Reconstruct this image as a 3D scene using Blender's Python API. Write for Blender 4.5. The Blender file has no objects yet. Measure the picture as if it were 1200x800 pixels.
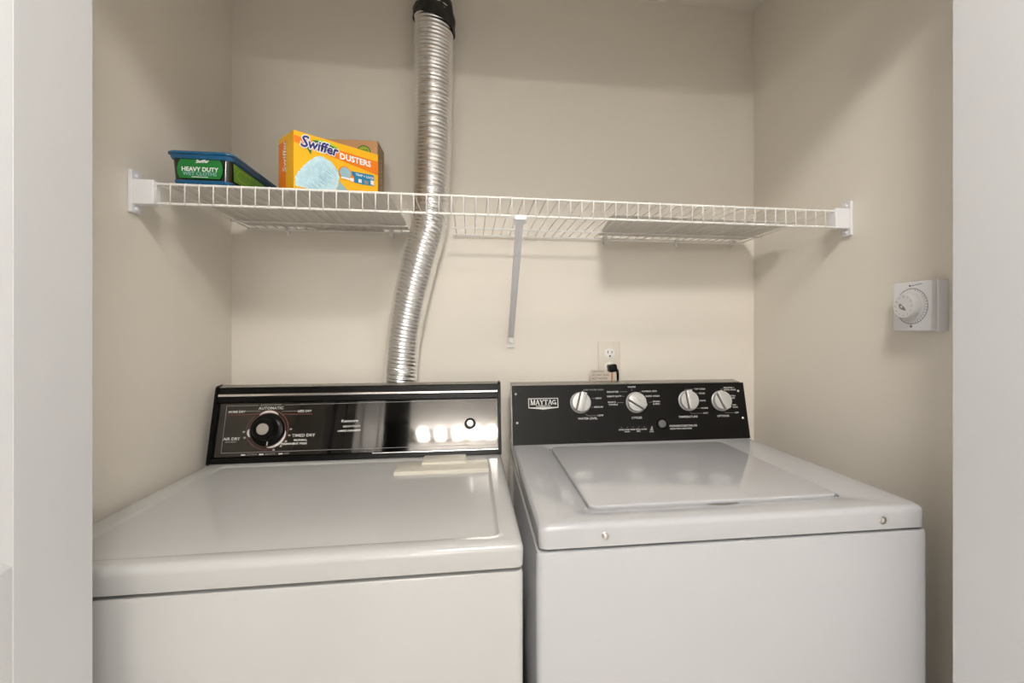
import bpy, bmesh, math, random
from mathutils import Vector, Matrix
random.seed(7)
S = bpy.context.scene
COL = S.collection
PI = math.pi

# ------------------------------------------------------------------ camera
cd = bpy.data.cameras.new('camera'); cam = bpy.data.objects.new('camera', cd); COL.objects.link(cam)
cam.location = (0, 0, 1.216); cam.rotation_euler = (PI/2, 0, -0.1451)
cd.sensor_width = 36; cd.lens = 567.66/1200*36
cd.shift_x = -34.78/1200; cd.shift_y = -9.865/1200; cd.clip_start = 0.02
S.camera = cam

# ------------------------------------------------------------------ world, exposure
w = bpy.data.worlds.new('world'); S.world = w; w.use_nodes = True
w.node_tree.nodes['Background'].inputs[0].default_value = (1, .96, .92, 1)
w.node_tree.nodes['Background'].inputs[1].default_value = 0.02
S.view_settings.view_transform = 'Standard'; S.view_settings.look = 'None'
S.view_settings.gamma = 1; S.view_settings.use_curve_mapping = False
S.view_settings.exposure = 2.30
BULB_STRENGTH = 19.0       # five vanity globes on the far wall of the room
CEILING_LAMP = 14.5         # flush ceiling lamp

# ------------------------------------------------------------------ materials
def mat(name, col, rough=.5, metal=0, noise=0, nscale=40, bump=0, bscale=300, coat=0, emit=0, spec=.5, alpha=1, trans=0):
    m = bpy.data.materials.new(name); m.use_nodes = True
    nt = m.node_tree; b = nt.nodes['Principled BSDF']
    b.inputs['Base Color'].default_value = (*col, 1); b.inputs['Roughness'].default_value = rough
    b.inputs['Metallic'].default_value = metal; b.inputs['Coat Weight'].default_value = coat
    b.inputs['Coat Roughness'].default_value = .05
    b.inputs['Specular IOR Level'].default_value = spec
    b.inputs['Alpha'].default_value = alpha; b.inputs['Transmission Weight'].default_value = trans
    if emit:
        b.inputs['Emission Color'].default_value = (*col, 1); b.inputs['Emission Strength'].default_value = emit
    tc = nt.nodes.new('ShaderNodeTexCoord')
    if noise:
        n = nt.nodes.new('ShaderNodeTexNoise'); n.inputs['Scale'].default_value = nscale; n.inputs['Detail'].default_value = 4
        nt.links.new(tc.outputs['Object'], n.inputs['Vector'])
        r = nt.nodes.new('ShaderNodeMix'); r.data_type = 'RGBA'
        r.inputs[6].default_value = (*[c*(1-noise) for c in col], 1); r.inputs[7].default_value = (*[min(1, c*(1+noise)) for c in col], 1)
        nt.links.new(n.outputs['Fac'], r.inputs[0]); nt.links.new(r.outputs[2], b.inputs['Base Color'])
    if bump:
        n = nt.nodes.new('ShaderNodeTexNoise'); n.inputs['Scale'].default_value = bscale; n.inputs['Detail'].default_value = 3
        nt.links.new(tc.outputs['Object'], n.inputs['Vector'])
        bp = nt.nodes.new('ShaderNodeBump'); bp.inputs['Strength'].default_value = bump; bp.inputs['Distance'].default_value = .001
        nt.links.new(n.outputs['Fac'], bp.inputs['Height']); nt.links.new(bp.outputs[0], b.inputs['Normal'])
    return m
M = dict(
    wall=mat('closet_paint', (.86, .805, .715), .6, noise=.02, nscale=3, bump=.25, bscale=180),
    room=mat('room_paint', (.88, .875, .865), .7, noise=.02, nscale=3, bump=.2, bscale=180),
    ceil=mat('ceiling_paint', (.84, .79, .71), .8, bump=.2, bscale=150),
    floor=mat('floor_vinyl', (.74, .70, .64), .45, noise=.15, nscale=9),
    hall=mat('hall_paint', (.10, .10, .11), .8, noise=.02),
    door=mat('door_paint', (.62, .625, .635), .42, noise=.01, nscale=6, bump=.05, bscale=400),
    dryer=mat('dryer_enamel', (.515, .512, .50), .16, noise=.01, nscale=5, spec=.4),
    washer=mat('washer_enamel', (.505, .507, .517), .10, noise=.01, nscale=5, spec=.45),
    cream=mat('cream_plastic', (.74, .70, .60), .35, noise=.02),
    black=mat('black_plastic', (.005, .0047, .0044), .28, noise=.1, spec=.17),
    blackm=mat('black_matte_steel', (.008, .0072, .0065), .36, noise=.08, spec=.17),
    mirror=mat('smoked_mirror_panel', (.10, .094, .088), .05, 1, noise=.03, nscale=8),
    chrome=mat('bright_trim', (.80, .78, .75), .18, 1, noise=.02),
    brushed=mat('brushed_cap', (.75, .72, .68), .28, 1, noise=.08, nscale=90),
    grey=mat('grey_top_steel', (.30, .28, .25), .25, .4, noise=.03),
    knob=mat('silver_knob_plastic', (.60, .59, .57), .35, .25, noise=.02),
    knobd=mat('dark_groove', (.10, .09, .08), .5, noise=.02),
    ink=mat('white_print', (.72, .71, .68), .6, noise=.02),
    inkd=mat('grey_print', (.30, .29, .28), .6, noise=.02),
    inkr=mat('red_print', (.22, .06, .05), .6, noise=.02),
    silver=mat('foil', (.88, .88, .88), .27, 1, noise=.05, nscale=30),
    tape=mat('black_tape', (.012, .012, .012), .38, bump=.8, bscale=60, noise=.2),
    wire=mat('white_vinyl_wire', (.88, .86, .82), .32, noise=.01),
    plast=mat('white_plastic', (.88, .88, .90), .35, noise=.01),
    plate=mat('outlet_plate', (.78, .73, .63), .35, noise=.01),
    notch=mat('notch_shade_button_grey', (.16, .155, .15), .4, noise=.02),
    slot=mat('dark_slot', (.02, .018, .015), .6, noise=.1),
    liner=mat('grey_liner', (.76, .72, .66), .35, noise=.05, nscale=12),
    blue=mat('blue_lid', (.012, .115, .26), .22, noise=.05, coat=.3),
    tubb=mat('dark_tub', (.012, .016, .012), .15, noise=.1, coat=.5),
    green=mat('green_label', (.015, .20, .035), .35, noise=.08, nscale=20),
    green2=mat('light_green_label', (.09, .30, .025), .35, noise=.15, nscale=20),
    ltblue=mat('pale_blue_ink', (.30, .50, .55), .5, noise=.02),
    yellow=mat('yellow_card', (.95, .50, .012), .4, noise=.03, nscale=10),
    orange=mat('orange_card', (.88, .22, .008), .4, noise=.03, nscale=10),
    peach=mat('peach_card', (.78, .42, .20), .5, noise=.04, nscale=12),
    kraft=mat('kraft_card', (.42, .30, .17), .65, noise=.08, nscale=30),
    white=mat('white_ink', (.88, .88, .86), .5, noise=.01),
    navy=mat('navy_ink', (.03, .03, .22), .5, noise=.01),
    teal=mat('blue_box_ink', (.01, .22, .42), .5, noise=.01),
    fluff=mat('fluff_blue', (.55, .76, .85), .6, noise=.22, nscale=120),
    fluff2=mat('fluff_shade', (.36, .60, .73), .6, noise=.22, nscale=120),
    lime=mat('lime_ink', (.50, .62, .04), .5, noise=.03),
    copper=mat('copper_tag', (.55, .22, .07), .5, noise=.05),
    paper=mat('paper', (.68, .60, .50), .7, noise=.05),
    dial=mat('dial_white', (.74, .73, .73), .35, noise=.01),
    dialg=mat('dial_grey', (.25, .24, .25), .5, noise=.02),
    bulb=mat('lit_bulb', (1, .96, .90), .3, emit=BULB_STRENGTH),
    lamp=mat('lit_diffuser', (1, .96, .91), .3, emit=CEILING_LAMP),
)

# ------------------------------------------------------------------ helpers
def link(name, bm, m, parent=None, smooth=False, loc=None):
    me = bpy.data.meshes.new(name)
    if isinstance(bm, bmesh.types.BMesh):
        bmesh.ops.recalc_face_normals(bm, faces=bm.faces); bm.to_mesh(me); bm.free()
    me.materials.append(M[m] if isinstance(m, str) else m)
    o = bpy.data.objects.new(name, me); COL.objects.link(o)
    if smooth:
        me.polygons.foreach_set('use_smooth', [True]*len(me.polygons))
        try: me.set_sharp_from_angle(angle=math.radians(38))
        except Exception: pass
    if parent: o.parent = parent
    if loc: o.location = loc
    return o
def tag(o, label, cat, group=None):
    o['label'] = label; o['category'] = cat
    if group: o['group'] = group
    return o
def thing(name, label, cat, loc, rz=0, group=None):
    o = bpy.data.objects.new(name, None); COL.objects.link(o); o.location = loc; o.rotation_euler = (0, 0, rz)
    o.empty_display_size = .05
    return tag(o, label, cat, group)
def struct(o): o['kind'] = 'structure'; return o
def NB(): return bmesh.new()
def box(bm, x0, x1, y0, y1, z0, z1, bev=0, seg=2, mtx=None):
    t = bmesh.new(); bmesh.ops.create_cube(t, size=1)
    for v in t.verts: v.co = Vector(((x0+x1)/2+v.co.x*(x1-x0), (y0+y1)/2+v.co.y*(y1-y0), (z0+z1)/2+v.co.z*(z1-z0)))
    if bev: bmesh.ops.bevel(t, geom=t.edges[:], offset=bev, segments=seg, affect='EDGES', profile=.5)
    merge(bm, t, mtx)
def merge(bm, t, mtx=None):
    if mtx is not None: bmesh.ops.transform(t, matrix=mtx, verts=t.verts)
    me = bpy.data.meshes.new('tmp'); t.to_mesh(me); t.free(); bm.from_mesh(me); bpy.data.meshes.remove(me)
def rr(x0, y0, x1, y1, r, z, n=6):
    r = max(r, 1e-4); P = []
    for cx, cy, a in ((x1-r, y0+r, -PI/2), (x1-r, y1-r, 0), (x0+r, y1-r, PI/2), (x0+r, y0+r, PI)):
        for k in range(n+1):
            t = a+PI/2*k/n; P.append((cx+r*math.cos(t), cy+r*math.sin(t), z))
    return P
def stack(bm, levels, cap0=True, cap1=True, n=6):
    """levels: (x0,y0,x1,y1,r,z) rounded rectangles bridged in turn"""
    loops = [[bm.verts.new(p) for p in rr(*l, n=n)] for l in levels]
    for a, b in zip(loops, loops[1:]):
        N = len(a)
        for i in range(N): bm.faces.new((a[i], a[(i+1) % N], b[(i+1) % N], b[i]))
    if cap0: bm.faces.new(loops[0][::-1])
    if cap1: bm.faces.new(loops[-1])
def tube(bm, pts, r, n=8, caps=True):
    pts = [Vector(p) for p in pts]; loops = []
    ref = None
    for i, p in enumerate(pts):
        d = (pts[min(i+1, len(pts)-1)]-pts[max(i-1, 0)]).normalized()
        if ref is None: ref = Vector((0, 0, 1)) if abs(d.z) < .9 else Vector((1, 0, 0))
        u = (ref - d*ref.dot(d)).normalized(); v = d.cross(u); ref = u
        rad = r[i] if isinstance(r, (list, tuple)) else r
        loops.append([bm.verts.new(p+u*rad*math.cos(2*PI*k/n)+v*rad*math.sin(2*PI*k/n)) for k in range(n)])
    for a, b in zip(loops, loops[1:]):
        for k in range(n): bm.faces.new((a[k], a[(k+1) % n], b[(k+1) % n], b[k]))
    if caps: bm.faces.new(loops[0][::-1]); bm.faces.new(loops[-1])
def lathe(bm, prof, n=32, mtx=None):
    """prof: (radius, height) along +z"""
    t = bmesh.new(); loops = []
    for r, h in prof: loops.append([t.verts.new((max(r, 1e-5)*math.cos(2*PI*k/n), max(r, 1e-5)*math.sin(2*PI*k/n), h)) for k in range(n)])
    for a, b in zip(loops, loops[1:]):
        for k in range(n): t.faces.new((a[k], a[(k+1) % n], b[(k+1) % n], b[k]))
    t.faces.new(loops[0][::-1]); t.faces.new(loops[-1]); merge(bm, t, mtx)
def frame(o, x, y):
    """matrix with origin o, in-plane axes x,y and normal z"""
    o, x, y = Vector(o), Vector(x).normalized(), Vector(y).normalized(); z = x.cross(y)
    return Matrix(((x.x, y.x, z.x, o.x), (x.y, y.y, z.y, o.y), (x.z, y.z, z.z, o.z), (0, 0, 0, 1)))
DG = None
def text(bm, s, size, mtx, x, y, align='LEFT', bold=0, shear=0, space=1, lift=.0004, rot=0, sx=1, ext=0):
    cu = bpy.data.curves.new('t', 'FONT'); cu.body = s; cu.size = size; cu.align_x = align; cu.align_y = 'CENTER'
    cu.offset = bold; cu.shear = shear; cu.space_character = space; cu.resolution_u = 2; cu.extrude = ext
    ob = bpy.data.objects.new('t', cu); COL.objects.link(ob)
    bpy.context.view_layer.update()
    me = bpy.data.meshes.new_from_object(ob.evaluated_get(bpy.context.evaluated_depsgraph_get()))
    t = bmesh.new(); t.from_mesh(me)
    merge(bm, t, mtx @ Matrix.Translation((x, y, lift)) @ Matrix.Rotation(rot, 4, 'Z') @ Matrix.Diagonal((sx, 1, 1, 1)))
    bpy.data.objects.remove(ob); bpy.data.curves.remove(cu); bpy.data.meshes.remove(me)
def poly(bm, mtx, pts, lift=.0003):
    bm.faces.new([bm.verts.new(mtx @ Vector((p[0], p[1], lift))) for p in pts])
def rect(bm, mtx, x0, y0, x1, y1, lift=.0003): poly(bm, mtx, ((x0, y0), (x1, y0), (x1, y1), (x0, y1)), lift)
def line(bm, mtx, p, q, w, lift=.0003):
    p, q = Vector(p), Vector(q); d = (q-p).normalized(); n = Vector((-d.y, d.x))*w/2
    poly(bm, mtx, (p-n, q-n, q+n, p+n), lift)
def arc(bm, mtx, cx, cy, r0, r1, a0, a1, n=24, lift=.0003, taper=False):
    for k in range(n):
        A, B = math.radians(a0+(a1-a0)*k/n), math.radians(a0+(a1-a0)*(k+1)/n)
        def rad(t): 
            return r1 if not taper else r0+(r1-r0)*max(.08, math.sin(PI*t)**.6)
        ra, rb = rad(k/n), rad((k+1)/n)
        poly(bm, mtx, ((cx+r0*math.cos(A), cy+r0*math.sin(A)), (cx+r0*math.cos(B), cy+r0*math.sin(B)),
                       (cx+rb*math.cos(B), cy+rb*math.sin(B)), (cx+ra*math.cos(A), cy+ra*math.sin(A))), lift)

# ------------------------------------------------------------------ closet shell and the room facing it
XL, XR, YB, YF, ZC = -.657, .908, 1.455, .70, 2.257
def slab(name, x0, x1, y0, y1, z0, z1, m, bev=0):
    b = NB(); box(b, x0, x1, y0, y1, z0, z1, bev); return struct(link(name, b, m))
slab('wall_back', XL-.1, XR+.1, YB, YB+.1, 0, 2.5, 'wall')
slab('wall_left', XL-.1, XL, YF, YB, 0, 2.5, 'wall')
slab('wall_right', XR, XR+.1, YF, YB, 0, 2.5, 'wall')
slab('ceiling', XL, XR, YF, YB, ZC, ZC+.1, 'ceil')
slab('wall_front_left', -1.7, -.560, .60, .70, 0, 2.43, 'room')
slab('wall_front_right', .855, 1.6, .60, .70, 0, 2.43, 'room')
slab('wall_front_header', -.560, .855, .60, .70, 1.970, 2.43, 'room')
slab('wall_room_left', -1.8, -1.7, -1.95, .60, 0, 2.43, 'room')
slab('wall_room_right', 1.6, 1.7, -1.95, .60, 0, 2.43, 'room')
slab('wall_room_back', -.56, 1.7, -1.95, -1.85, 0, 2.43, 'room')
slab('wall_room_back_far', -1.8, -1.02, -1.95, -1.85, 0, 2.43, 'hall')
slab('wall_hall', -1.8, .3, -3.0, -2.9, 0, 2.43, 'hall')
slab('wall_hall_left', -1.9, -1.8, -2.9, -1.95, 0, 2.43, 'hall')
slab('wall_hall_right', .2, .3, -2.9, -1.95, 0, 2.43, 'hall')
slab('ceiling_room', -1.9, 1.7, -3.0, .70, 2.43, 2.53, 'room')
slab('floor', -1.9, 1.7, -3.0, 1.555, -.1, 0, 'floor')

# raised-panel bifold doors folded open at either side: each leaf runs from the opening towards the room
def closet_door(name, x0, x1):
    y0, y1 = .045, .660                                               # room-side edge, closet-side edge
    b = NB(); box(b, x0+.006, x1-.006, y0, y1, .012, 1.955, .0015, 1)
    d = struct(link(name, b, 'door'))
    for sgn, xf in ((1, x1), (-1, x0)):
        def bx(bm, ya, yb, za, zb): box(bm, min(xf, xf-sgn*.0062), max(xf, xf-sgn*.0062), ya, yb, za, zb, .001, 1)
        b = NB(); bx(b, y0, y0+.104, .012, 1.955); bx(b, y1-.104, y1, .012, 1.955)
        for z0, z1 in ((.012, .2), (.81, .982), (1.85, 1.955)): bx(b, y0+.104, y1-.104, z0, z1)
        link('door_frame', b, 'door', d)
        for z0, z1 in ((.2, .81), (.982, 1.85)):
            b = NB(); ya, yb = y0+.104, y1-.104
            lv = lambda i, x: [(x, ya+i, z0+i), (x, yb-i, z0+i), (x, yb-i, z1-i), (x, ya+i, z1-i)]
            L = [[b.verts.new(p) for p in lv(i, xf-sgn*x)] for i, x in ((0, .0003), (.016, .0050), (.024, .0050), (.050, .0012))]
            for A, B in zip(L, L[1:]):
                for k in range(4): b.faces.new((A[k], A[(k+1) % 4], B[(k+1) % 4], B[k]))
            b.faces.new(L[-1]); link('door_panel', b, 'door', d)
closet_door('door_1', -.4885, -.4535)
closet_door('door_2', .7487, .7837)
closet_door('door_3', -.5285, -.4925)
closet_door('door_4', .7877, .8237)

# vanity bar with five globe bulbs, seen only as reflections
v = thing('vanity_light', 'chrome vanity light bar with five lit globe bulbs facing the closet', 'light', (-.12, -1.85, 1.93))
b = NB(); box(b, -.42, .42, 0, .03, -.055, .055, .006); link('backplate', b, 'chrome', v)
for k in range(5):
    x = (k-2)*.155
    b = NB(); lathe(b, [(.018, 0), (.022, .02), (.02, .045)], 20, frame((x, .03, 0), (1, 0, 0), (0, 0, -1))); so = link('socket', b, 'chrome', v, True)
    b = NB(); bmesh.ops.create_uvsphere(b, u_segments=20, v_segments=12, radius=.041, matrix=Matrix.Translation((x, .105, 0)))
    link('globe_bulb', b, 'bulb', v, True)
c = thing('ceiling_lamp', 'round flush ceiling lamp in the room before the closet', 'light', (.12, -.30, 2.43))
b = NB(); lathe(b, [(.19, -.002), (.20, -.012), (.20, -.025), (.19, -.03)], 40); link('lamp_ring', b, 'chrome', c, True)
b = NB(); lathe(b, [(.188, -.026), (.182, -.05), (.15, -.075), (.09, -.092), (.0, -.097)], 40); link('diffuser', b, 'lamp', c, True)

# ------------------------------------------------------------------ washer
W = thing('washing_machine', 'white top-loading washer with black control panel of four silver knobs', 'washer', (.1051, .7503, 0), -.0104)
ww, wd, wz = .687, .645, .9138
b = NB(); stack(b, [(-.003, -.001, ww+.003, wd, .012, .03), (-.003, -.001, ww+.003, wd, .012, .866), (-.0015, .0005, ww+.0015, wd-.0015, .011, .870), (.004, .006, ww-.004, wd-.006, .01, .8715)]); link('cabinet', b, 'washer', W, True)
b = NB(); stack(b, [(.012, .014, ww-.012, wd-.02, .008, .87), (.012, .014, ww-.012, wd-.02, .008, .878)]); link('cap_gap_shade', b, 'slot', W)  # dark core: the shade in the slit under the cap, put in as colour
b = NB(); zc = .8745; e = 0
L = [(.006, .004, ww-.006, wd, .012, zc), (.001, 0, ww-.001, wd, .014, zc+.002)]
for k in range(7):
    t = PI/2*k/6; i = .011*(1-math.cos(t)); L.append((i, i, ww-i, wd-i, max(.014, .014), wz-.011+.011*math.sin(t)))
hx0, hx1, hy0, hy1 = .094, .576, .063, .513
L += [(hx0-.005, hy0-.005, hx1+.005, hy1+.005, .025, wz), (hx0-.0025, hy0-.0025, hx1+.0025, hy1+.0025, .023, wz-.0012), (hx0-.0015, hy0-.0015, hx1+.0015, hy1+.0015, .022, wz-.007), (hx0+.01, hy0+.01, hx1-.01, hy1-.01, .02, wz-.007)]
stack(b, L, n=8); link('top_cap', b, 'washer', W, True)
b = NB()
L = [(hx0+.0035, hy0+.0035, hx1-.0035, hy1-.0035, .018, wz-.0065), (hx0+.0035, hy0+.0035, hx1-.0035, hy1-.0035, .018, wz+.0002)]
for k in range(5):
    t = PI/2*k/4; i = .0035+.003*(1-math.cos(t)); L.append((hx0+i, hy0+i, hx1-i, hy1-i, .018, wz+.0002+.003*math.sin(t)))
stack(b, L, n=8); lid = link('lid', b, 'washer', W, True)
b = NB(); n = 16; cx_, cy_ = .337, .0585
vs = [b.verts.new((cx_+.031*math.cos(PI*k/n), cy_-.0100*math.sin(PI*k/n), wz+.0003)) for k in range(n+1)]
vi = [b.verts.new((cx_+.021*math.cos(PI*k/n), cy_-.0045*math.sin(PI*k/n), wz+.0006)) for k in range(n+1)]
for k in range(n): b.faces.new((vs[k], vs[k+1], vi[k+1], vi[k]))
b.faces.new(vi); link('finger_notch_shade', b, 'notch', lid)  # flat grey patch on the cap, its dark colour stands for the recess's shade
for x, z in ((.107, .8930), (.6, .8925)):
    b = NB(); lathe(b, [(.0065, 0), (.0065, .001), (.0052, .0015), (.0045, .0035), (.002, .0048), (0, .005)], 18, frame((x, .0002, z), (1, 0, 0), (0, 0, 1))); link('screw', b, 'brushed', W, True)
for x in (.03, .657):
    for y in (.06, .56):
        b = NB(); lathe(b, [(.02, 0), (.022, .006), (.012, .012), (.012, .04)], 14, Matrix.Translation((x, y, 0))); link('foot', b, 'black', W)
# console
ly0, lz0, ly1, lz1 = .549, .9138, .588, 1.0712
def panel_frame(y0, z0, y1, z1): return frame((0, y0, z0), (1, 0, 0), (0, y1-y0, z1-z0))
b = NB()
pts = [(ly0+.004, lz0+.0005), (ly1+.003, lz1-.001), (ly1+.006, lz1+.001), (ly1+.045, lz1+.005), (ly1+.05, lz1+.002), (ly1+.055, lz0+.0005)]
def extr(bm, x0, x1, pts):
    A = [bm.verts.new((x0, *p)) for p in pts]; B = [bm.verts.new((x1, *p)) for p in pts]
    bm.faces.new(A); bm.faces.new(B[::-1]); N = len(pts)
    for i in range(N): bm.faces.new((A[i], A[(i+1) % N], B[(i+1) % N], B[i]))
extr(b, -.001, .678, pts); bmesh.ops.bevel(b, geom=b.edges[:], offset=.0015, segments=2, affect='EDGES')
con = link('console', b, 'grey', W)
F = panel_frame(ly0, lz0, ly1, lz1)
b = NB(); box(b, .0005, .6855, 0, .1615, -.003, 0, .0008, 1)
bmesh.ops.transform(b, matrix=F, verts=b.verts)
for v_ in b.verts:                                                    # right edge leans in a little
    pass
cp = link('control_panel', b, 'blackm', W)
wx = lambda X: X-.1116
ink = NB(); inkg = NB()
def wt(s, X, y, size=.0062, al='LEFT', bold=.00012, bm=None, sx=1.12, **k): text(bm or ink, s, size, F, wx(X), y, al, bold=bold, sx=sx, **k)
def leader(*P):
    for p, q in zip(P, P[1:]): line(inkg, F, (wx(p[0]), p[1]), (wx(q[0]), q[1]), .0009)
wt('WATER LEVEL', .322, .0668, .0078, 'CENTER'); wt('DEEP WATER WASH', .3145, .1462, .0056, bm=inkg)
wt('HIGH', .347, .1222); wt('MEDIUM', .341, .0978); wt('LOW', .3505, .0745)
leader((.309, .1405), (.3145, .1462)); leader((.336, .1222), (.345, .1222)); leader((.334, .0978), (.339, .0978)); leader((.316, .080), (.321, .0745), (.348, .0745))
wt('WHITES', .4547, .1525, .0058, 'CENTER'); wt('DELICATES', .381, .1395); wt('HEAVY DUTY', .381, .1268); wt('BULKY/', .3825, .1105); wt('TOWELS', .3835, .1035)
wt('NORMAL ECO', .484, .1395); wt('RAPID WASH', .494, .1255); wt('DRAIN', .514, .110); wt('& SPIN', .514, .103); wt('CYCLES', .463, .0655, .0078, 'CENTER')
leader((.418, .1395), (.441, .1395)); leader((.424, .1268), (.431, .1268)); leader((.408, .109), (.427, .109)); leader((.4547, .148), (.4547, .142)); leader((.476, .137), (.482, .139)); leader((.489, .1255), (.493, .1255)); leader((.503, .108), (.512, .109))
wt('TAP COLD', .6425, .1437); wt('COLD', .6545, .131); wt('COOL', .6545, .110); wt('WARM', .6565, .0885); wt('HOT', .662, .0740); wt('TEMPERATURE', .615, .0648, .0078, 'CENTER')
leader((.612, .143), (.640, .1437)); leader((.640, .131), (.652, .131)); leader((.648, .110), (.653, .110)); leader((.642, .0885), (.655, .0885)); leader((.622, .0780), (.626, .0740), (.660, .0740))
wt('PRE-SOAK +', .733, .1462, .0056); wt('EXTRA RINSE', .733, .1400, .0056); wt('EXTRA', .748, .122, .0056); wt('RINSE', .748, .1158, .0056); wt('PRE-', .7545, .0955, .0056); wt('SOAK', .7545, .0893, .0056); wt('OFF', .7585, .0732); wt('OPTIONS', .7215, .0648, .0078, 'CENTER')
leader((.722, .142), (.731, .143)); leader((.744, .119), (.747, .119)); leader((.742, .0925), (.753, .0925)); leader((.727, .0780), (.731, .0735), (.757, .0735))
wt('POWER/START/PAUSE', .557, .0400, .0075); wt('HOLD FOR 3 SECONDS', .558, .0325, .0055)
for i, (s1, s2) in enumerate((('SENSE', ''), ('SOAK/', 'WASH'), ('RINSE', ''), ('FINAL', 'SPIN'), ('DONE', ''))):
    X = .4155+i*.0165
    wt(s1, X, .0335, .0048, 'CENTER');
    if s2: wt(s2, X, .0280, .0048, 'CENTER')
    line(inkg, F, (wx(X-.001), .0385), (wx(X+.003), .0405), .001)
poly(inkg, F, [(wx(.498), .0290), (wx(.508), .0290), (wx(.5065), .0415), (wx(.504), .0415)]); wt('LOCK', .503, .0262, .004, 'CENTER')
link('printed_legend', ink, 'ink', cp)['kind'] = 'stuff'; link('printed_leader', inkg, 'inkd', cp)['kind'] = 'stuff'
# maker badge: bordered plate with slab-serif letters
bd = NB(); bx0, bx1, by0, by1 = wx(.1570), wx(.2405), .0955, .1255
poly(bd, F, [(bx0, by0+.003), (bx0+.03, by0), ((bx0+bx1)/2, by0-.0015), (bx1-.03, by0), (bx1, by0+.003), (bx1, by1), (bx0, by1)], .0006); bg = link('badge_border', bd, 'ink', cp)
bd = NB(); rect(bd, F, bx0+.0022, by0+.0052, bx1-.0022, by1-.0022, .0009); link('badge_field', bd, 'blackm', cp)
bd = NB()
def serif(bm, ch, x, y, w, h):
    k = .0030; th = .0013; lf = .0012
    R = lambda a, b_, c_, d_: rect(bm, F, x+a, y+b_, x+c_, y+d_, lf)
    Ln = lambda p, q, t=k: line(bm, F, (x+p[0], y+p[1]), (x+q[0], y+q[1]), t, lf)
    if ch == 'M':
        Ln((w*.15, 0), (w*.15, h), .0016); Ln((w*.85, 0), (w*.85, h)); Ln((w*.18, h), (w*.5, 0)); Ln((w*.5, 0), (w*.82, h), .0016); R(0, 0, w*.3, th); R(w*.68, 0, w, th); R(0, h-th, w*.25, h); R(w*.75, h-th, w, h)
    if ch == 'A': Ln((w*.12, 0), (w*.5, h), .0016); Ln((w*.5, h), (w*.86, 0)); R(w*.25, h*.3, w*.75, h*.3+th); R(0, 0, w*.3, th); R(w*.68, 0, w, th)
    if ch == 'Y': Ln((w*.12, h), (w*.5, h*.45)); Ln((w*.5, h*.45), (w*.88, h), .0016); Ln((w*.5, 0), (w*.5, h*.5)); R(w*.28, 0, w*.72, th); R(0, h-th, w*.3, h); R(w*.7, h-th, w, h)
    if ch == 'T': Ln((w*.5, 0), (w*.5, h)); R(0, h-th, w, h); R(w*.25, 0, w*.75, th); R(0, h-.004, th, h); R(w-th, h-.004, w, h)
    if ch == 'G': arc(bm, F, x+w*.5, y+h*.5, w*.32, w*.52, 40, 335, 18, lf); R(w*.5, h*.35, w, h*.35+th); Ln((w*.85, 0), (w*.85, h*.42))
xx = bx0+.0055
for ch, w_ in (('M', .0145), ('A', .0125), ('Y', .012), ('T', .0115), ('A', .0125), ('G', .0118)):
    serif(bd, ch, xx, by0+.0115, w_*.96, .0140 if ch != 'M' else .0150); xx += w_-.0004
link('badge_lettering', bd, 'ink', cp)
bd = NB(); text(bd, 'COMMERCIAL', .0055, F, (bx0+bx1)/2, by0+.0078, 'CENTER', bold=.0001, lift=.0012, sx=1.2); link('badge_small_lettering', bd, 'ink', cp)
for X, y in ((.123, .1377), (.1255, .0594), (.7775, .1363), (.7815, .0579)):
    b = NB(); lathe(b, [(.0034, 0), (.0032, .001), (.0015, .002), (0, .0021)], 12, F @ Matrix.Translation((wx(X), y, 0))); link('panel_screw', b, 'brushed', W, True)
def knob(X, y, ang):
    mtx = F @ Matrix.Translation((wx(X), y, 0)) @ Matrix.Rotation(math.radians(ang), 4, 'Z')
    b = NB(); lathe(b, [(.0295, 0), (.0295, .003), (.0275, .004), (.0268, .013), (.0255, .0155), (.022, .0162), (0, .0162)], 36, mtx); k_ = link('knob', b, 'knob', W, True)
    t = NB(); box(t, -.0085, .0085, -.0262, .0285, .012, .0235, .0022, 2); merge2 = NB(); merge(merge2, t, mtx); link('grip', merge2, 'knob', k_, True)
    t = NB(); 
    for s_ in (-1,): box(t, -.0115, -.0083, -.0240, .0240, .0160, .0168)
    box(t, .0083, .0098, -.0245, .0245, .0160, .0166)
    m2 = NB(); merge(m2, t, mtx); link('groove', m2, 'knobd', k_)
knob(.3035, .1108, -17); knob(.4640, .1085, 58); knob(.6200, .1108, 6); knob(.7205, .1085, 24)
b = NB(); lathe(b, [(.0165, 0), (.0165, .002), (.014, .0045), (.0125, .0045)], 28, F @ Matrix.Translation((wx(.534), .047, 0))); sb = link('start_button', b, 'black', W, True)
b = NB(); lathe(b, [(.0108, .003), (.0108, .0075), (.0095, .0088), (0, .0088)], 28, F @ Matrix.Translation((wx(.534), .047, 0))); link('button_cap', b, 'notch', sb, True)

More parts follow.
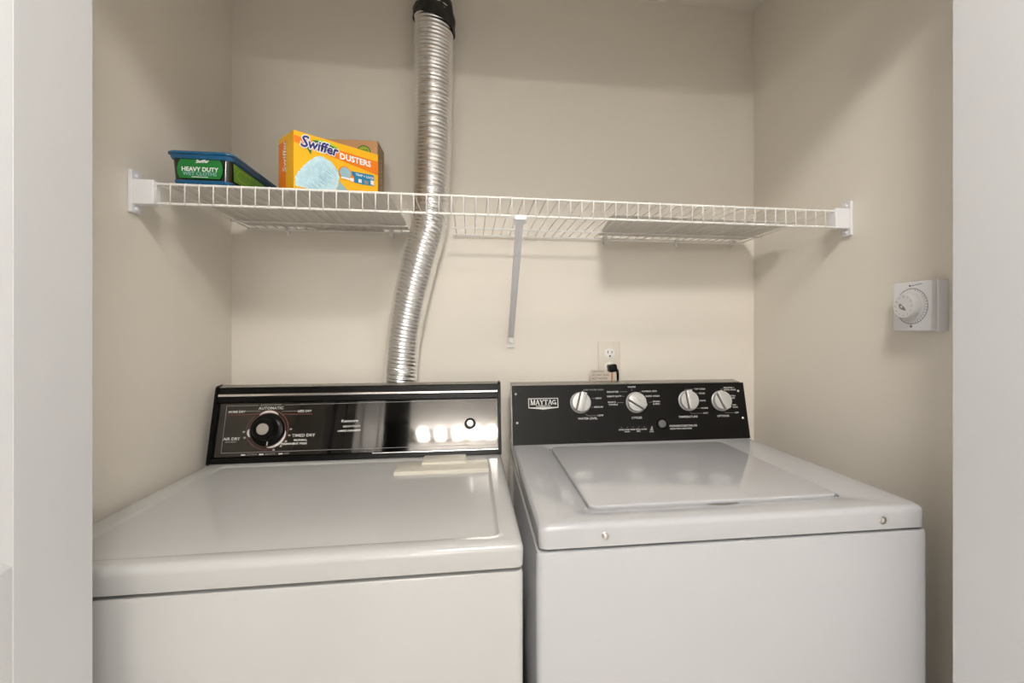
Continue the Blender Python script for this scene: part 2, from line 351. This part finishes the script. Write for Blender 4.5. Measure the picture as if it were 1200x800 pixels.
# ------------------------------------------------------------------ dryer
Dr = thing('clothes_dryer', 'white clothes dryer with glossy black mirrored console and single round dial', 'dryer', (-.641, .7386, 0), 0)
dw, dd, dz = .722, .612, .8943
b = NB(); stack(b, [(.001, .002, dw-.001, dd, .012, .03), (.001, .002, dw-.001, dd, .012, .845), (.003, .004, dw-.003, dd-.002, .011, .8495), (.008, .009, dw-.008, dd-.008, .01, .851)]); link('cabinet', b, 'dryer', Dr, True)
b = NB(); stack(b, [(.014, .016, dw-.014, dd-.02, .008, .85), (.014, .016, dw-.014, dd-.02, .008, .858)]); link('cap_gap_shade', b, 'slot', Dr)  # same dark core, colouring in the shade of the dryer's cap gap
b = NB(); L = [(.006, .006, dw-.006, dd, .010, .8545), (.001, .001, dw-.001, dd, .013, .857)]
for k in range(7):
    t = PI/2*k/6; i = .013*(1-math.cos(t)); L.append((i, i, dw-i, dd-i, .014, dz-.013+.013*math.sin(t)))
rx0, rx1, ry0, ry1 = .043, .688, .030, .533
L += [(rx0, ry0, rx1, ry1, .018, dz), (rx0+.003, ry0+.003, rx1-.003, ry1-.003, .016, dz-.0008), (rx0+.006, ry0+.006, rx1-.006, ry1-.006, .014, dz-.0028), (rx0+.01, ry0+.01, rx1-.01, ry1-.01, .012, dz-.0030)]
stack(b, L, n=8); link('top_cap', b, 'dryer', Dr, True)
dx = lambda X: X+.641
b = NB(); stack(b, [(dx(-.175), .4, dx(.042), .487, .003, dz-.003), (dx(-.175), .4, dx(.042), .487, .003, dz+.003), (dx(-.173), .402, dx(.040), .485, .003, dz+.005)]); lc = link('lint_screen_cover', b, 'cream', Dr, True)
b = NB(); stack(b, [(dx(-.119), .455, dx(-.010), .518, .002, dz+.002), (dx(-.117), .456, dx(-.012), .518, .002, dz+.010), (dx(-.115), .463, dx(-.014), .516, .002, dz+.012)]); link('lint_screen_handle', b, 'cream', lc, True)
for x in (.03, .69):
    for y in (.06, .56):
        b = NB(); lathe(b, [(.02, 0), (.022, .006), (.012, .012), (.012, .04)], 14, Matrix.Translation((x, y, 0))); link('foot', b, 'black', Dr)
ky0, kz0, ky1, kz1 = .5514, dz, .5984, 1.0755
G = panel_frame(ky0, kz0, ky1, kz1); GL = math.hypot(ky1-ky0, kz1-kz0)
cl, cr = dx(-.6385), dx(.0805)
b = NB(); extr(b, cl+.006, cr-.007, [(ky0+.010, kz0+.0003), (ky1+.008, kz1-.002), (ky1+.012, kz1+.0005), (ky1+.014, kz1+.001), (ky1+.015, kz1+.003), (ky1+.018, kz1), (ky1+.014, kz0+.0003)])
dc = link('console', b, 'black', Dr)
b = NB(); extr(b, cl+.006, cr-.007, [(ky1-.001, kz1+.0015), (ky1+.002, kz1+.003), (ky1+.018, kz1+.0065), (ky1+.021, kz1+.004), (ky1+.021, kz1+.001)]); link('console_top', b, 'grey', dc)
for x0, x1 in ((cl, cl+.0065), (cr-.0075, cr)):
    b = NB(); extr(b, x0, x1, [(ky0-.008, kz0+.0003), (ky1-.009, kz1+.001), (ky1-.003, kz1+.006), (ky1+.020, kz1+.008), (ky1+.016, kz0+.0003)])
    bmesh.ops.bevel(b, geom=b.edges[:], offset=.0014, segments=2, affect='EDGES'); link('end_cap', b, 'black', dc)
def gbar(name, y0, y1, h0, h1, m, x0=cl+.0065, x1=cr-.0075, bev=.001):
    t = NB(); box(t, x0, x1, y0, y1, h0, h1, bev, 2); o = NB(); merge(o, t, G); return link(name, o, m, dc)
gbar('bezel', .150, .164, -.012, .003, 'black'); gbar('bright_trim', .1642, .1710, -.006, .0065, 'chrome', bev=.0018)
gbar('top_rail', .1712, GL, -.010, .002, 'black'); gbar('lower_rail', .0005, .0125, -.010, .005, 'black'); gbar('lower_trim', .0126, .0150, -.006, .0035, 'chrome', x0=dx(-.25), bev=.0005)
gp = gbar('mirror_panel', .0155, .1495, -.008, -.0045, 'mirror')
Gp = G @ Matrix.Translation((0, 0, -.0045))
red, whi, gry = NB(), NB(), NB()
X0, X1, Y0, Y1 = dx(-.6118), dx(.0698), .0262, .1425
for p, q in (((X0, Y0), (X1, Y0)), ((X1, Y0), (X1, Y1+.004)), ((X1, Y1+.004), (dx(-.475), Y1)), ((dx(-.538), Y1), (X0, Y1)), ((X0, Y1), (X0, Y0))): line(gry, Gp, p, q, .0011)
def dt(s, X, y, size=.0075, al='LEFT', bm=None, **k): text(bm or whi, s, size, Gp, dx(X), y, al, bold=.00015, sx=1.08, **k)
dt('& WRINKLE GUARD', -.5065, .1428, .0052, 'CENTER', gry); dt('AUTOMATIC', -.5062, .1345, .0095, 'CENTER')
dt('MORE DRY', -.6065, .1270); dt('LESS DRY', -.4075, .1255, al='RIGHT')
dt('AIR DRY', -.6105, .0600, .0095); dt('NO HEAT', -.6055, .0525, .0055, bm=gry)
dt('TIMED DRY', -.4500, .0640, .0100); dt('NORMAL', -.4125, .0525, .0072, 'RIGHT'); dt('PERMANENT PRESS', -.4125, .0440, .0072, 'RIGHT', space=.92)
line(gry, Gp, (dx(-.575), .1280), (dx(-.531), .1280), .0009); line(gry, Gp, (dx(-.480), .1262), (dx(-.436), .1262), .0009)
line(red, Gp, (dx(-.6069), .1195), (dx(-.5330), .1205), .0013); line(red, Gp, (dx(-.480), .1190), (dx(-.405), .1175), .0013)
dcx, dcy = dx(-.5095), .0805
arc(red, Gp, dcx, dcy, .0485, .0496, 0, 360, 64); arc(red, Gp, dcx, dcy, .0415, .0423, 0, 360, 64)
line(red, Gp, (dcx, dcy-.049), (dcx, Y0), .0011)
arc(whi, Gp, dcx, dcy, .0430, .0485, 58, 122, 20, .0005, True); arc(whi, Gp, dcx, dcy, .0430, .0485, -88, -4, 24, .0005, True); arc(whi, Gp, dcx, dcy, .0430, .0482, 176, 204, 10, .0005, True)
for a, s in ((0, '60'), (-17, '50'), (-34, '40'), (-51, '30'), (-70, '20'), (184, '20'), (200, '30')):
    text(whi, s, .0058, Gp, dcx+.0555*math.cos(math.radians(a)), dcy+.0535*math.sin(math.radians(a)), 'CENTER', bold=.0001)
dt('Kenmore', -.3325, .0975, .0100); dt('HEAVY DUTY', -.3275, .0835, .0066); dt('LARGE CAPACITY', -.3400, .0725, .0066)
dt('START', -.0075, .1345, .0065, 'CENTER', gry)
for X, s in ((-.5655, 'COTTON'), (-.5235, 'DELICATE'), (-.478, 'KNIT')):
    rect(whi, Gp, dx(X), .0185, dx(X)+.010, .0220, .0005); dt(s, X+.013, .0205, .0050, bm=gry)
link('printed_legend', whi, 'ink', gp)['kind'] = 'stuff'; link('printed_outline', gry, 'inkd', gp)['kind'] = 'stuff'; link('printed_red_line', red, 'inkr', gp)['kind'] = 'stuff'
b = NB(); lathe(b, [(.0408, 0), (.0408, .003), (.0385, .006), (.030, .007), (.0275, .009), (.0262, .028), (.0245, .031), (.0150, .0315)], 48, Gp @ Matrix.Translation((dcx, dcy, 0))); kd = link('timer_dial', b, 'black', Dr, True)
b = NB(); lathe(b, [(.0142, .031), (.0142, .0325), (.013, .0335), (0, .0335)], 32, Gp @ Matrix.Translation((dcx, dcy, 0))); link('dial_cap', b, 'brushed', kd, True)
b = NB(); rect(b, Gp, dcx+.0035, dcy-.0390, dcx+.0060, dcy-.0300, .0076); link('dial_pointer', b, 'ink', kd)
b = NB(); lathe(b, [(.0150, 0), (.0150, .004), (.0128, .0065), (.0100, .0065)], 30, Gp @ Matrix.Translation((dx(-.002), .0825, 0))); st = link('start_button', b, 'black', Dr, True)
b = NB(); lathe(b, [(.0090, .005), (.0090, .009), (.0075, .0105), (0, .011)], 30, Gp @ Matrix.Translation((dx(-.002), .0825, 0))); link('button_cap', b, 'brushed', st, True)

# ------------------------------------------------------------------ foil vent duct
path = [(-.1040, 2.16, .0530), (-.1030, 2.007, .0530), (-.1045, 1.85, .0522), (-.1063, 1.7195, .0520), (-.1095, 1.6234, .0508), (-.1165, 1.5155, .0505), (-.1440, 1.4072, .0500), (-.1691, 1.2996, .0495), (-.1876, 1.1926, .0480), (-.1965, 1.0787, .0460), (-.1985, .98, .0455)]
def catmull(P, n):
    out = []
    for i in range(len(P)-1):
        p0, p1, p2, p3 = P[max(i-1, 0)], P[i], P[i+1], P[min(i+2, len(P)-1)]
        for k in range(n):
            t = k/n; out.append(tuple(.5*((2*b_)+(-a_+c_)*t+(2*a_-5*b_+4*c_-d_)*t*t+(-a_+3*b_-3*c_+d_)*t**3) for a_, b_, c_, d_ in zip(p0, p1, p2, p3)))
    out.append(P[-1]); return out
cv = catmull(path, 30)
vd = thing('vent_duct', 'silver corrugated foil dryer duct running down the wall from black tape', 'duct', (-.104, 1.392, 2.257))
import numpy as np
cva = np.array(cv); seg = np.sqrt(((cva[1:, :2]-cva[:-1, :2])**2).sum(1)); s_ = np.concatenate([[0], seg.cumsum()])
NS = 1150; ss = np.linspace(0, s_[-1], NS); xs, zs, rs = [np.interp(ss, s_, cva[:, k]) for k in (0, 1, 2)]
tx = np.gradient(xs, ss); tz = np.gradient(zs, ss); ln = np.hypot(tx, tz); tx /= ln; tz /= ln
NA = 56; b = NB(); prev = None
rnd = np.random.RandomState(3); lumps = [(rnd.uniform(0, ss[-1]), rnd.uniform(0, 2*PI), rnd.uniform(-.0012, .0012), rnd.uniform(.006, .02), rnd.uniform(.2, .6)) for _ in range(70)]
lumps += [(s_[-1]-.135, -1.2, -.0055, .005, .5), (s_[-1]-.13, -2.0, -.004, .004, .4), (s_[-1]-.14, -.5, -.004, .004, .3)]
ang = np.linspace(0, 2*PI, NA, endpoint=False)
for i in range(NS):
    s = ss[i]
    sa = s - ang/(2*PI)*.0105*3 + .0012*np.sin(ang*2+s*9)
    cor = .0012*np.sin(2*PI*sa/.0105)
    ph = (sa/.0315) % 1.0
    cor = cor + .0022*np.exp(-((ph-.5)/.07)**2)
    for (ls, la, la_, lw, lwa) in lumps:
        if abs(s-ls) < 3*lw:
            da = np.angle(np.exp(1j*(ang-la))); cor = cor + la_*np.exp(-((s-ls)/lw)**2-(da/lwa)**2)
    R_ = rs[i]-.0018+cor
    ox = R_*np.cos(ang); oy = R_*np.sin(ang)
    # in-plane perpendicular to the tangent (tx,tz) is (tz,-tx)
    cur = [b.verts.new((xs[i]+.104+ox[k]*tz[i]*-1, oy[k]+.014*min(1, max(0, (1.5-zs[i])/.3)), zs[i]-2.257+ox[k]*tx[i])) for k in range(NA)]
    if prev:
        for k in range(NA): b.faces.new((prev[k], prev[(k+1) % NA], cur[(k+1) % NA], cur[k]))
    prev = cur
link('foil_hose', b, 'silver', vd, True)
b = NB(); tube(b, [(.006, 0, -.13), (.006, 0, 0)], .047, 40); link('rigid_collar', b, 'plast', vd, True)
b = NB(); prev = None; NA = 48
for j in range(15):
    t = j/14; cur = []
    for k in range(NA):
        a = 2*PI*k/NA
        low = -.1780-.020*math.cos(a)*1.0 - .006*math.sin(3*a+1)*.4
        top = -.118+.012*math.cos(a+.3)
        z = low+(top-low)*t
        r = .0570-.004*t+.0016*math.sin(5*a+6*t)+.0010*math.sin(11*a-9*t)
        if math.cos(a) > .85: r += .0035*(1-abs(t-.35)*2)
        cur.append(b.verts.new((r*math.cos(a), r*math.sin(a), z)))
    if prev:
        for k in range(NA): b.faces.new((prev[k], prev[(k+1) % NA], cur[(k+1) % NA], cur[k]))
    prev = cur
b.faces.new(prev); link('black_tape', b, 'tape', vd, True)

# ------------------------------------------------------------------ wire shelf
SZ, SY, SB = 1.509, 1.0515, 1.442
sh = thing('wire_shelf', 'white wire closet shelf with front lip spanning wall to wall', 'shelf', (0, SY, SZ))
def wirebar(name, pts, r, n=8):
    b = NB(); tube(b, pts, r, n); return link(name, b, 'wire', sh, True)
xa, xb = -.612, .866
dxl, dxr = -.172, -.052
for z in (0, -.0383): wirebar('front_rail', [(xa, 0, z), (xb, 0, z)], .0026)
for y in (.150,): pass
for y, z, r in ((.297, -.0045, .0024), (SB-SY, -.0045, .0024)):
    wirebar('rear_rail', [(xa, y, z), (dxl, y, z)], r); wirebar('rear_rail', [(dxr, y, z), (xb, y, z)], r)
def crossmesh(y1):
    b = NB(); tube(b, [(0, -.0028, -.0395), (0, -.0030, -.004), (0, -.0018, .0012), (0, .002, .0026), (0, .012, .0020), (0, .14, -.0005), (0, y1, -.001)], .0013, 6)
    me = bpy.data.meshes.new('cross_wire'); bmesh.ops.recalc_face_normals(b, faces=b.faces); b.to_mesh(me); b.free(); me.materials.append(M['wire'])
    me.polygons.foreach_set('use_smooth', [True]*len(me.polygons)); return me
ml, ms = crossmesh(SB-SY+.002), crossmesh(.275)
nw = int((xb-xa)/.02565)
for i in range(nw+1):
    x = xa+.001+i*(xb-xa-.002)/nw
    o = bpy.data.objects.new('cross_wire', ms if dxl-.002 < x < dxr+.002 else ml); COL.objects.link(o); o.parent = sh; o.location = (x, 0, 0)
for sgn, xw in ((1, XL), (-1, XR)):
    b = NB(); a0, a1 = sorted((xw+sgn*.0005, xw+sgn*.008)); box(b, a0, a1, -.010, .018, -.058, .025, .0015)
    br = link('wall_bracket', b, 'plast', sh)
    b = NB(); a0, a1 = sorted((xw+sgn*.007, xw+sgn*.045)); box(b, a0, a1, -.008, .016, -.042, .0065, .002)
    link('bracket_socket', b, 'plast', br)
    for zz in (.014, -.050):
        b = NB(); lathe(b, [(.005, 0), (.0045, .002), (.002, .0035), (0, .0036)], 12, frame((xw+sgn*.008, .004, zz), (0, 1, 0), (0, 0, sgn))); link('bracket_screw', b, 'plast', br, True)
b = NB()                                                              # diagonal support brace: U channel
p0, p1 = Vector((.1065, .004, -.044)), Vector((.118, YB-SY-.010, 1.200-SZ))
dv = (p1-p0); Ln_ = dv.length; yv = dv.normalized(); xv = Vector((1, 0, 0)); xv = (xv-yv*xv.dot(yv)).normalized()
FB = frame(p0, xv, yv)
t = NB(); box(t, -.0085, .0085, -.004, Ln_, -.001, .001, .0008, 1); box(t, -.0085, -.0068, 0, Ln_, 0, .009); box(t, .0068, .0085, 0, Ln_, 0, .009); box(t, -.002, .002, 0.01, Ln_-.01, -.0030, -.0005, .0008, 1)
merge(b, t, FB); brc = link('support_brace', b, 'plast', sh)
b = NB(); t = NB(); box(t, -.014, .014, -.006, .012, -.003, .004, .001, 1); merge(b, t, FB); box(b, .1065-.012, .1065+.012, -.004, .004, -.047, -.036, .001, 1); link('brace_hook', b, 'plast', brc)
b = NB(); box(b, .106, .130, YB-SY-.006, YB-SY-.0005, 1.172-SZ, 1.200-SZ, .002, 2); box(b, .111, .125, YB-SY-.016, YB-SY-.004, 1.186-SZ, 1.203-SZ, .002, 2); link('brace_foot', b, 'wire', brc)
for x in (-.508, -.226, .138, .408, .640, .830):
    b = NB(); box(b, x-.006, x+.006, YB-SY-.018, YB-SY-.0005, -.013, .004, .002, 2); box(b, x-.003, x+.003, YB-SY-.012, YB-SY-.002, -.020, -.011, .001, 1); link('wall_clip', b, 'wire', sh)

# ------------------------------------------------------------------ flat liner sheets on the shelf
def sheet(pts, z0, z1):
    b = NB(); A = [b.verts.new((x, y, z0)) for x, y in pts]; B = [b.verts.new((x, y, z1)) for x, y in pts]
    b.faces.new(A[::-1]); b.faces.new(B); N = len(pts)
    for i in range(N): b.faces.new((A[i], A[(i+1) % N], B[(i+1) % N], B[i]))
    return b
tag(link('shelf_liner', sheet([(-.606, 1.068), (-.172, 1.068), (-.176, 1.436), (-.606, 1.436)], 1.5122, 1.5142), 'liner'), 'flat grey liner sheet on the shelf under the tub and boxes', 'liner')
tag(link('shelf_liner', sheet([(.350, 1.175), (.860, 1.195), (.860, 1.432), (.384, 1.432)], 1.5126, 1.5138), 'liner'), 'flat grey liner sheet on the empty right end of the shelf', 'liner')
ZL = 1.5143

# ------------------------------------------------------------------ wet cloth tub
tb = thing('cloth_tub', 'black tub with blue lid and green label reading HEAVY DUTY', 'tub', (-.5925, 1.066, ZL))
tw, td = .108, .222
b = NB(); stack(b, [(.004, .004, tw-.004, td-.004, .012, .0), (.001, .001, tw-.001, td-.001, .013, .003), (0, 0, tw, td, .013, .0095)]); link('base', b, 'blue', tb, True)
b = NB(); stack(b, [(.0015, .0015, tw-.0015, td-.0015, .012, .0092), (-.001, -.001, tw+.001, td+.001, .012, .052)]); bdy = link('body', b, 'tubb', tb, True)
b = NB(); stack(b, [(-.003, -.003, tw+.003, td+.003, .014, .0515), (-.005, -.005, tw+.005, td+.005, .015, .054), (-.0055, -.0055, tw+.0055, td+.0055, .015, .0590), (-.009, -.009, tw+.009, td+.009, .017, .0605), (-.009, -.009, tw+.009, td+.009, .017, .0640), (-.005, -.005, tw+.005, td+.005, .014, .0665), (.006, .006, tw-.006, td-.006, .01, .067), (.008, .008, tw-.008, td-.008, .01, .065)]); lidt = link('lid', b, 'blue', tb, True)
FT = frame((0, -.0016, 0), (1, 0, 0), (0, 0, 1))
b = NB()
arcp = [(.012, .021), (.015, .0125), (.090, .0125), (.094, .021), (.0955, .032), (.094, .043), (.090, .0505), (.018, .0505), (.013, .044), (.0105, .032)]
poly(b, FT, arcp, .0004); lab = link('front_label', b, 'green', bdy)
b = NB(); text(b, 'HEAVY DUTY', .0118, FT, .053, .0305, 'CENTER', bold=.00035, lift=.0009, sx=.95); link('label_lettering', b, 'white', bdy)
b = NB(); text(b, 'WET CLOTHS', .0100, FT, .053, .0215, 'CENTER', bold=.0002, lift=.0009); link('label_small_lettering', b, 'ltblue', bdy)
b = NB(); text(b, 'Swiffer', .0085, FT, .057, .0468, 'CENTER', bold=.0003, shear=.3, lift=.0009, rot=.06); link('brand_lettering', b, 'white', bdy); b = NB(); line(b, FT, (.038, .0155), (.068, .0155), .0012, .0009); link('label_underline', b, 'white', bdy)
FS = frame((tw+.0016, 0, 0), (0, 1, 0), (0, 0, 1))
b = NB(); poly(b, FS, [(.012, .0135), (.208, .0135), (.211, .0495), (.010, .0495)], .0004); link('side_label', b, 'green2', bdy)
b = NB(); poly(b, FS, [(.10, .0135), (.208, .0135), (.211, .0495), (.16, .0495)], .0008); link('side_label_band', b, 'green', bdy)
b = NB(); 
for p, q in (((.022, .030), (.035, .043)), ((.022, .030), (.034, .022)), ((.034, .022), (.075, .022)), ((.035, .043), (.09, .043))): line(b, FS, p, q, .0012, .0010)
link('side_label_print', b, 'lime', bdy)

# ------------------------------------------------------------------ duster box
al = math.atan2(.1226, .145)
bx = thing('duster_box', 'yellow and orange box printed with a fluffy duster, angled at the shelf front', 'box', (-.361, 1.060, ZL), al)
bl, bw, bh = .1900, .078, .1206
b = NB(); box(b, 0, bl, 0, bw, 0, bh, .0008, 1); crt = link('carton', b, 'yellow', bx)
FF = frame((0, 0, 0), (1, 0, 0), (0, 0, 1))          # front face, looking along -y
def fcurve(f, x0, x1, n=16): return [(x0+(x1-x0)*k/n, f(x0+(x1-x0)*k/n)) for k in range(n+1)]
b = NB(); poly(b, FF, fcurve(lambda x: .0960-.0242*(x/bl), .0005, bl-.0005)+fcurve(lambda x: .1100-.006*(x/bl)-.002*math.sin(PI*x/bl), .0005, bl-.0005)[::-1], .0004); link('front_band', b, 'orange', crt)
import random as _r
def fluff(bm, pts, rag, lift, seed):
    r_ = _r.Random(seed); P = []
    for (x0, y0), (x1, y1) in zip(pts, pts[1:]+pts[:1]):
        n_ = max(2, int(math.hypot(x1-x0, y1-y0)/.0035))
        for k in range(n_): P.append((x0+(x1-x0)*k/n_+r_.uniform(-rag, rag), y0+(y1-y0)*k/n_+r_.uniform(-rag, rag)))
    poly(bm, FF, [(min(max(x, .001), bl-.001), min(max(y, .001), bh-.001)) for x, y in P], lift)
b = NB(); fluff(b, [(.003, .006), (.003, .027), (.016, .046), (.033, .067), (.048, .079), (.062, .080), (.078, .074), (.092, .060), (.096, .045), (.094, .030), (.086, .012), (.045, .005)], .0013, .0008, 1); link('duster_picture', b, 'fluff', crt)
b = NB()
for k in range(34):
    r_ = _r.Random(k); t_ = k/34; x = .088-.050*t_+.008*r_.uniform(-1, 1); y = .060-.048*t_+.004*r_.uniform(-1, 1)
    line(b, FF, (x-.011, y+.001), (x+.005, y-.006-.005*r_.random()), .0012, .0012)
for k in range(22):
    r_ = _r.Random(90+k); x = .008+.055*k/22; y = .022+.050*k/22
    line(b, FF, (x-.002, y+.004), (x+.009, y-.010), .0008, .0012)
link('duster_picture_strands', b, 'fluff2', crt)
b = NB(); poly(b, FF, [(.088, .003), (.118, .003), (.1155, .0199), (.104, .030), (.0975, .036), (.095, .030)], .0007); link('duster_picture_edge', b, 'ltblue', crt)
b = NB(); poly(b, FF, [(.0235, .0935), (.0350, .0775), (.0360, .0990)], .0010)
poly(b, FF, [(.036, .1090), (.050, .1120), (.070, .1120), (.088, .1085), (.0945, .1040), (.088, .0990), (.062, .1010)], .0010)
link('brand_swoosh', b, 'green', crt)
b = NB(); poly(b, FF, [(.038, .1115), (.052, .1150), (.074, .1150), (.092, .1105), (.0960, .1040), (.086, .1080), (.068, .1115), (.050, .1115)], .0012); link('brand_swoosh_edge', b, 'lime', crt)
for nm, m_, bo, lf in (('brand_outline', 'white', .0026, .0014), ('brand_lettering', 'navy', .0007, .0018)):
    b = NB(); text(b, 'S', .0350, FF, .0120, .1010, 'LEFT', bold=bo, shear=.2, lift=lf, sx=.98)
    text(b, 'wiffer', .0300, FF, .0272, .1000, 'LEFT', bold=bo, shear=.2, lift=lf, sx=.92, rot=-.02); link(nm, b, m_, crt)['kind'] = 'stuff'
b = NB(); text(b, 'DUSTERS', .0185, FF, .0965, .0920, 'LEFT', bold=.0006, lift=.0014, sx=.99); link('product_lettering', b, 'white', crt)
b = NB(); poly(b, FF, [(.1235, .0655), (.1760, .0690), (.1790, .0670), (.1790, .0445), (.1500, .0415), (.1300, .0420)], .0010); link('blue_patch', b, 'teal', crt)
b = NB(); arc(b, FF, .1095, .0575, 0, .0150, 0, 360, 24, .0012); link('patch_ring', b, 'orange', crt)
b = NB(); poly(b, FF, [(.1190, .0420), (.1300, .0410), (.1300, .0530), (.1245, .0590), (.1190, .0540)], .0014); link('patch_lock', b, 'orange', crt)
b = NB(); arc(b, FF, .1095, .0578, 0, .0128, 0, 360, 24, .0015); link('patch_disc', b, 'ltblue', crt)
b = NB(); text(b, 'TRAP + LOCK', .0072, FF, .1335, .0605, 'LEFT', bold=.0002, lift=.0016, rot=.02)
link('patch_lettering', b, 'white', crt)
for k, q_ in enumerate(((.100, .0440, .120, .0480), (.1205, .0425, .1290, .0500), (.1400, .0440, .1480, .0520), (.1700, .0460, .1785, .0560))):
    b = NB(); rect(b, FF, *q_, .0019); link('patch_icon', b, 'white', crt)
b = NB(); rect(b, FF, .1540, .0440, .1640, .0520, .0019); link('patch_icon', b, 'inkd', crt)
FL = frame((0, bw, 0), (0, -1, 0), (0, 0, 1))          # short side, seen from the left
b = NB(); rect(b, FL, .0005, .001, bw*.5, bh*.90, .0004); link('side_band', b, 'orange', crt)
b = NB(); text(b, 'Swiffer', .024, FL, bw*.42, bh*.62, 'CENTER', bold=.0003, lift=.0008, rot=PI/2, shear=.2); link('side_lettering', b, 'white', crt)

# ------------------------------------------------------------------ carton behind
b2 = thing('kraft_carton', 'taller peach and kraft carton with round green badge, standing behind yellow box', 'carton', (-.425, 1.300, ZL), -.02)
cl_, cw_, ch_ = .188, .080, .1965
b = NB(); box(b, 0, cl_, 0, cw_, 0, ch_, .0008, 1); c2 = link('carton', b, 'kraft', b2)
FK = frame((0, 0, 0), (1, 0, 0), (0, 0, 1))
b = NB(); rect(b, FK, .001, .001, cl_-.002, ch_-.001, .0005); link('front_print', b, 'peach', c2)
b = NB(); arc(b, FK, .153, .166, 0, .0165, 0, 360, 28, .0010); link('round_badge', b, 'lime', c2)
b = NB(); arc(b, FK, .153, .166, .0150, .0172, 0, 360, 28, .0013); rect(b, FK, .170, .120, cl_-.003, .1575, .0010); text(b, 'ECO', .011, FK, .153, .168, 'CENTER', bold=.0003, lift=.0014); link('green_print', b, 'green', c2)
FR = frame((cl_, 0, 0), (0, 1, 0), (0, 0, 1))
b = NB(); text(b, 'DUSTERS', .024, FR, .040, .115, 'CENTER', bold=.0001, lift=.0006, rot=PI/2); link('side_lettering', b, 'paper', c2)
b = NB(); rect(b, FR, .068, .001, .0795, ch_-.010, .0006); link('side_band', b, 'peach', c2)

# ------------------------------------------------------------------ wall timer
tm = thing('wall_timer', 'white wall timer box with round numbered dial on the right wall', 'timer', (XR-.0005, .847, 1.2695))
def tb_box(name, d0, d1, y0, y1, z0, z1, m, bev, par=tm):
    b = NB(); box(b, -d1, -d0, y0, y1, z0, z1, bev, 3); return link(name, b, m, par, True)
hs = tb_box('housing', 0, .024, -.0410, .0470, -.0500, .0500, 'plast', .002)
tb_box('faceplate', .0235, .037, -.0385, .0450, -.0485, .0485, 'plast', .002)
FM = frame((-.037, 0, 0), (0, -1, 0), (0, 0, 1))      # faces into the closet
b = NB(); arc(b, FM, -.003, 0, .0345, .0358, 0, 360, 48, .0004)
for k in range(16): 
    a = math.radians(-75+k*10); line(b, FM, (-.003+.0305*math.cos(a), .0305*math.sin(a)), (-.003+.0342*math.cos(a), .0342*math.sin(a)), .0009, .0004)
line(b, FM, (-.005, .0405), (.020, .0430), .0012, .0004); arc(b, FM, -.007, .0410, 0, .0022, 0, 360, 12, .0004); arc(b, FM, -.004, -.0400, 0, .0028, 0, 360, 12, .0004)
link('face_print', b, 'dialg', hs)
b = NB(); lathe(b, [(.0300, 0), (.0300, .003), (.0262, .005), (.0250, .016), (.0230, .0185), (0, .0185)], 40, FM @ Matrix.Translation((-.003, 0, 0))); dk = link('dial', b, 'dial', tm, True)
FD = FM @ Matrix.Translation((-.003, 0, .0185))
b = NB()
for k in range(12):
    a = PI/6*k; text(b, str(12 if k == 0 else k), .0048, FD, .0185*math.sin(a), .0185*math.cos(a), 'CENTER', bold=.0001, lift=.0004)
poly(b, FD, [(-.011, .003), (-.007, .006), (.004, -.004), (.006, -.009), (-.001, -.008), (-.009, -.004)], .0004); link('dial_print', b, 'dialg', dk)
b = NB(); arc(b, FD, -.004, -.001, 0, .0022, 0, 360, 12, .0008); link('dial_center', b, 'dial', dk)

# ------------------------------------------------------------------ outlet, plug, tag
ou = thing('wall_outlet', 'cream duplex wall outlet above the washer console', 'outlet', (.4230, YB-.0005, 1.130))
b = NB(); box(b, -.0355, .0355, -.006, 0, -.0585, .0585, .0025, 3); pl = link('cover_plate', b, 'plate', ou, True)
FO = frame((0, -.006, 0), (1, 0, 0), (0, 0, 1))
for zz in (.0225, -.0195):
    b = NB(); lathe(b, [(.0168, 0), (.0168, .001), (.0155, .0018), (0, .0018)], 28, FO @ Matrix.Translation((.001, zz, 0))); rc = link('receptacle', b, 'wire', pl, True)
    b = NB(); rect(b, FO, -.0070, zz+.001, -.0045, zz+.0095, .0021); rect(b, FO, .0062, zz+.001, .0085, zz+.0085, .0021); arc(b, FO, .001, zz-.0075, 0, .0029, 0, 360, 14, .0021); link('socket_slot', b, 'slot', rc)
pc = thing('power_cord', 'black power plug and cord with paper tag in the lower outlet socket', 'cord', (.4250, 1.446, 1.108))
b = NB(); t = NB(); box(t, -.011, .014, -.030, 0, -.010, .0125, .004, 3); merge(b, t, Matrix.Rotation(-.15, 4, 'Y')); plg = link('plug', b, 'black', pc, True)
b = NB(); tube(b, [(.008, -.020, .002), (.0145, -.024, -.006), (.0160, -.024, -.020), (.0155, -.022, -.040), (.013, -.02, -.075), (.010, -.016, -.2)], .0044, 10); link('cord', b, 'black', pc, True)
b = NB(); box(b, -.0680, -.0185, -.0275, -.0268, -.050, -.003); tg = link('tag', b, 'paper', pc)
FG = frame((-.0680, -.0275, -.050), (1, 0, 0), (0, 0, 1))
b = NB()
for r0 in range(4):
    text(b, ('CAUTION', 'DO NOT RUN', 'HOT WATER', 'WARNING')[r0], .0082, FG, .003, .042-.0105*r0, 'LEFT', bold=.0002, lift=.0003)
link('tag_print', b, 'dialg', tg)
b = NB(); box(b, -.019, .015, -.0255, -.0250, -.050, -.010); t_ = link('tag_backing', b, 'paper', pc); b = NB(); box(b, -.0045, -.0005, -.0270, -.0257, -.052, -.008); link('tag_strip', b, 'copper', pc)
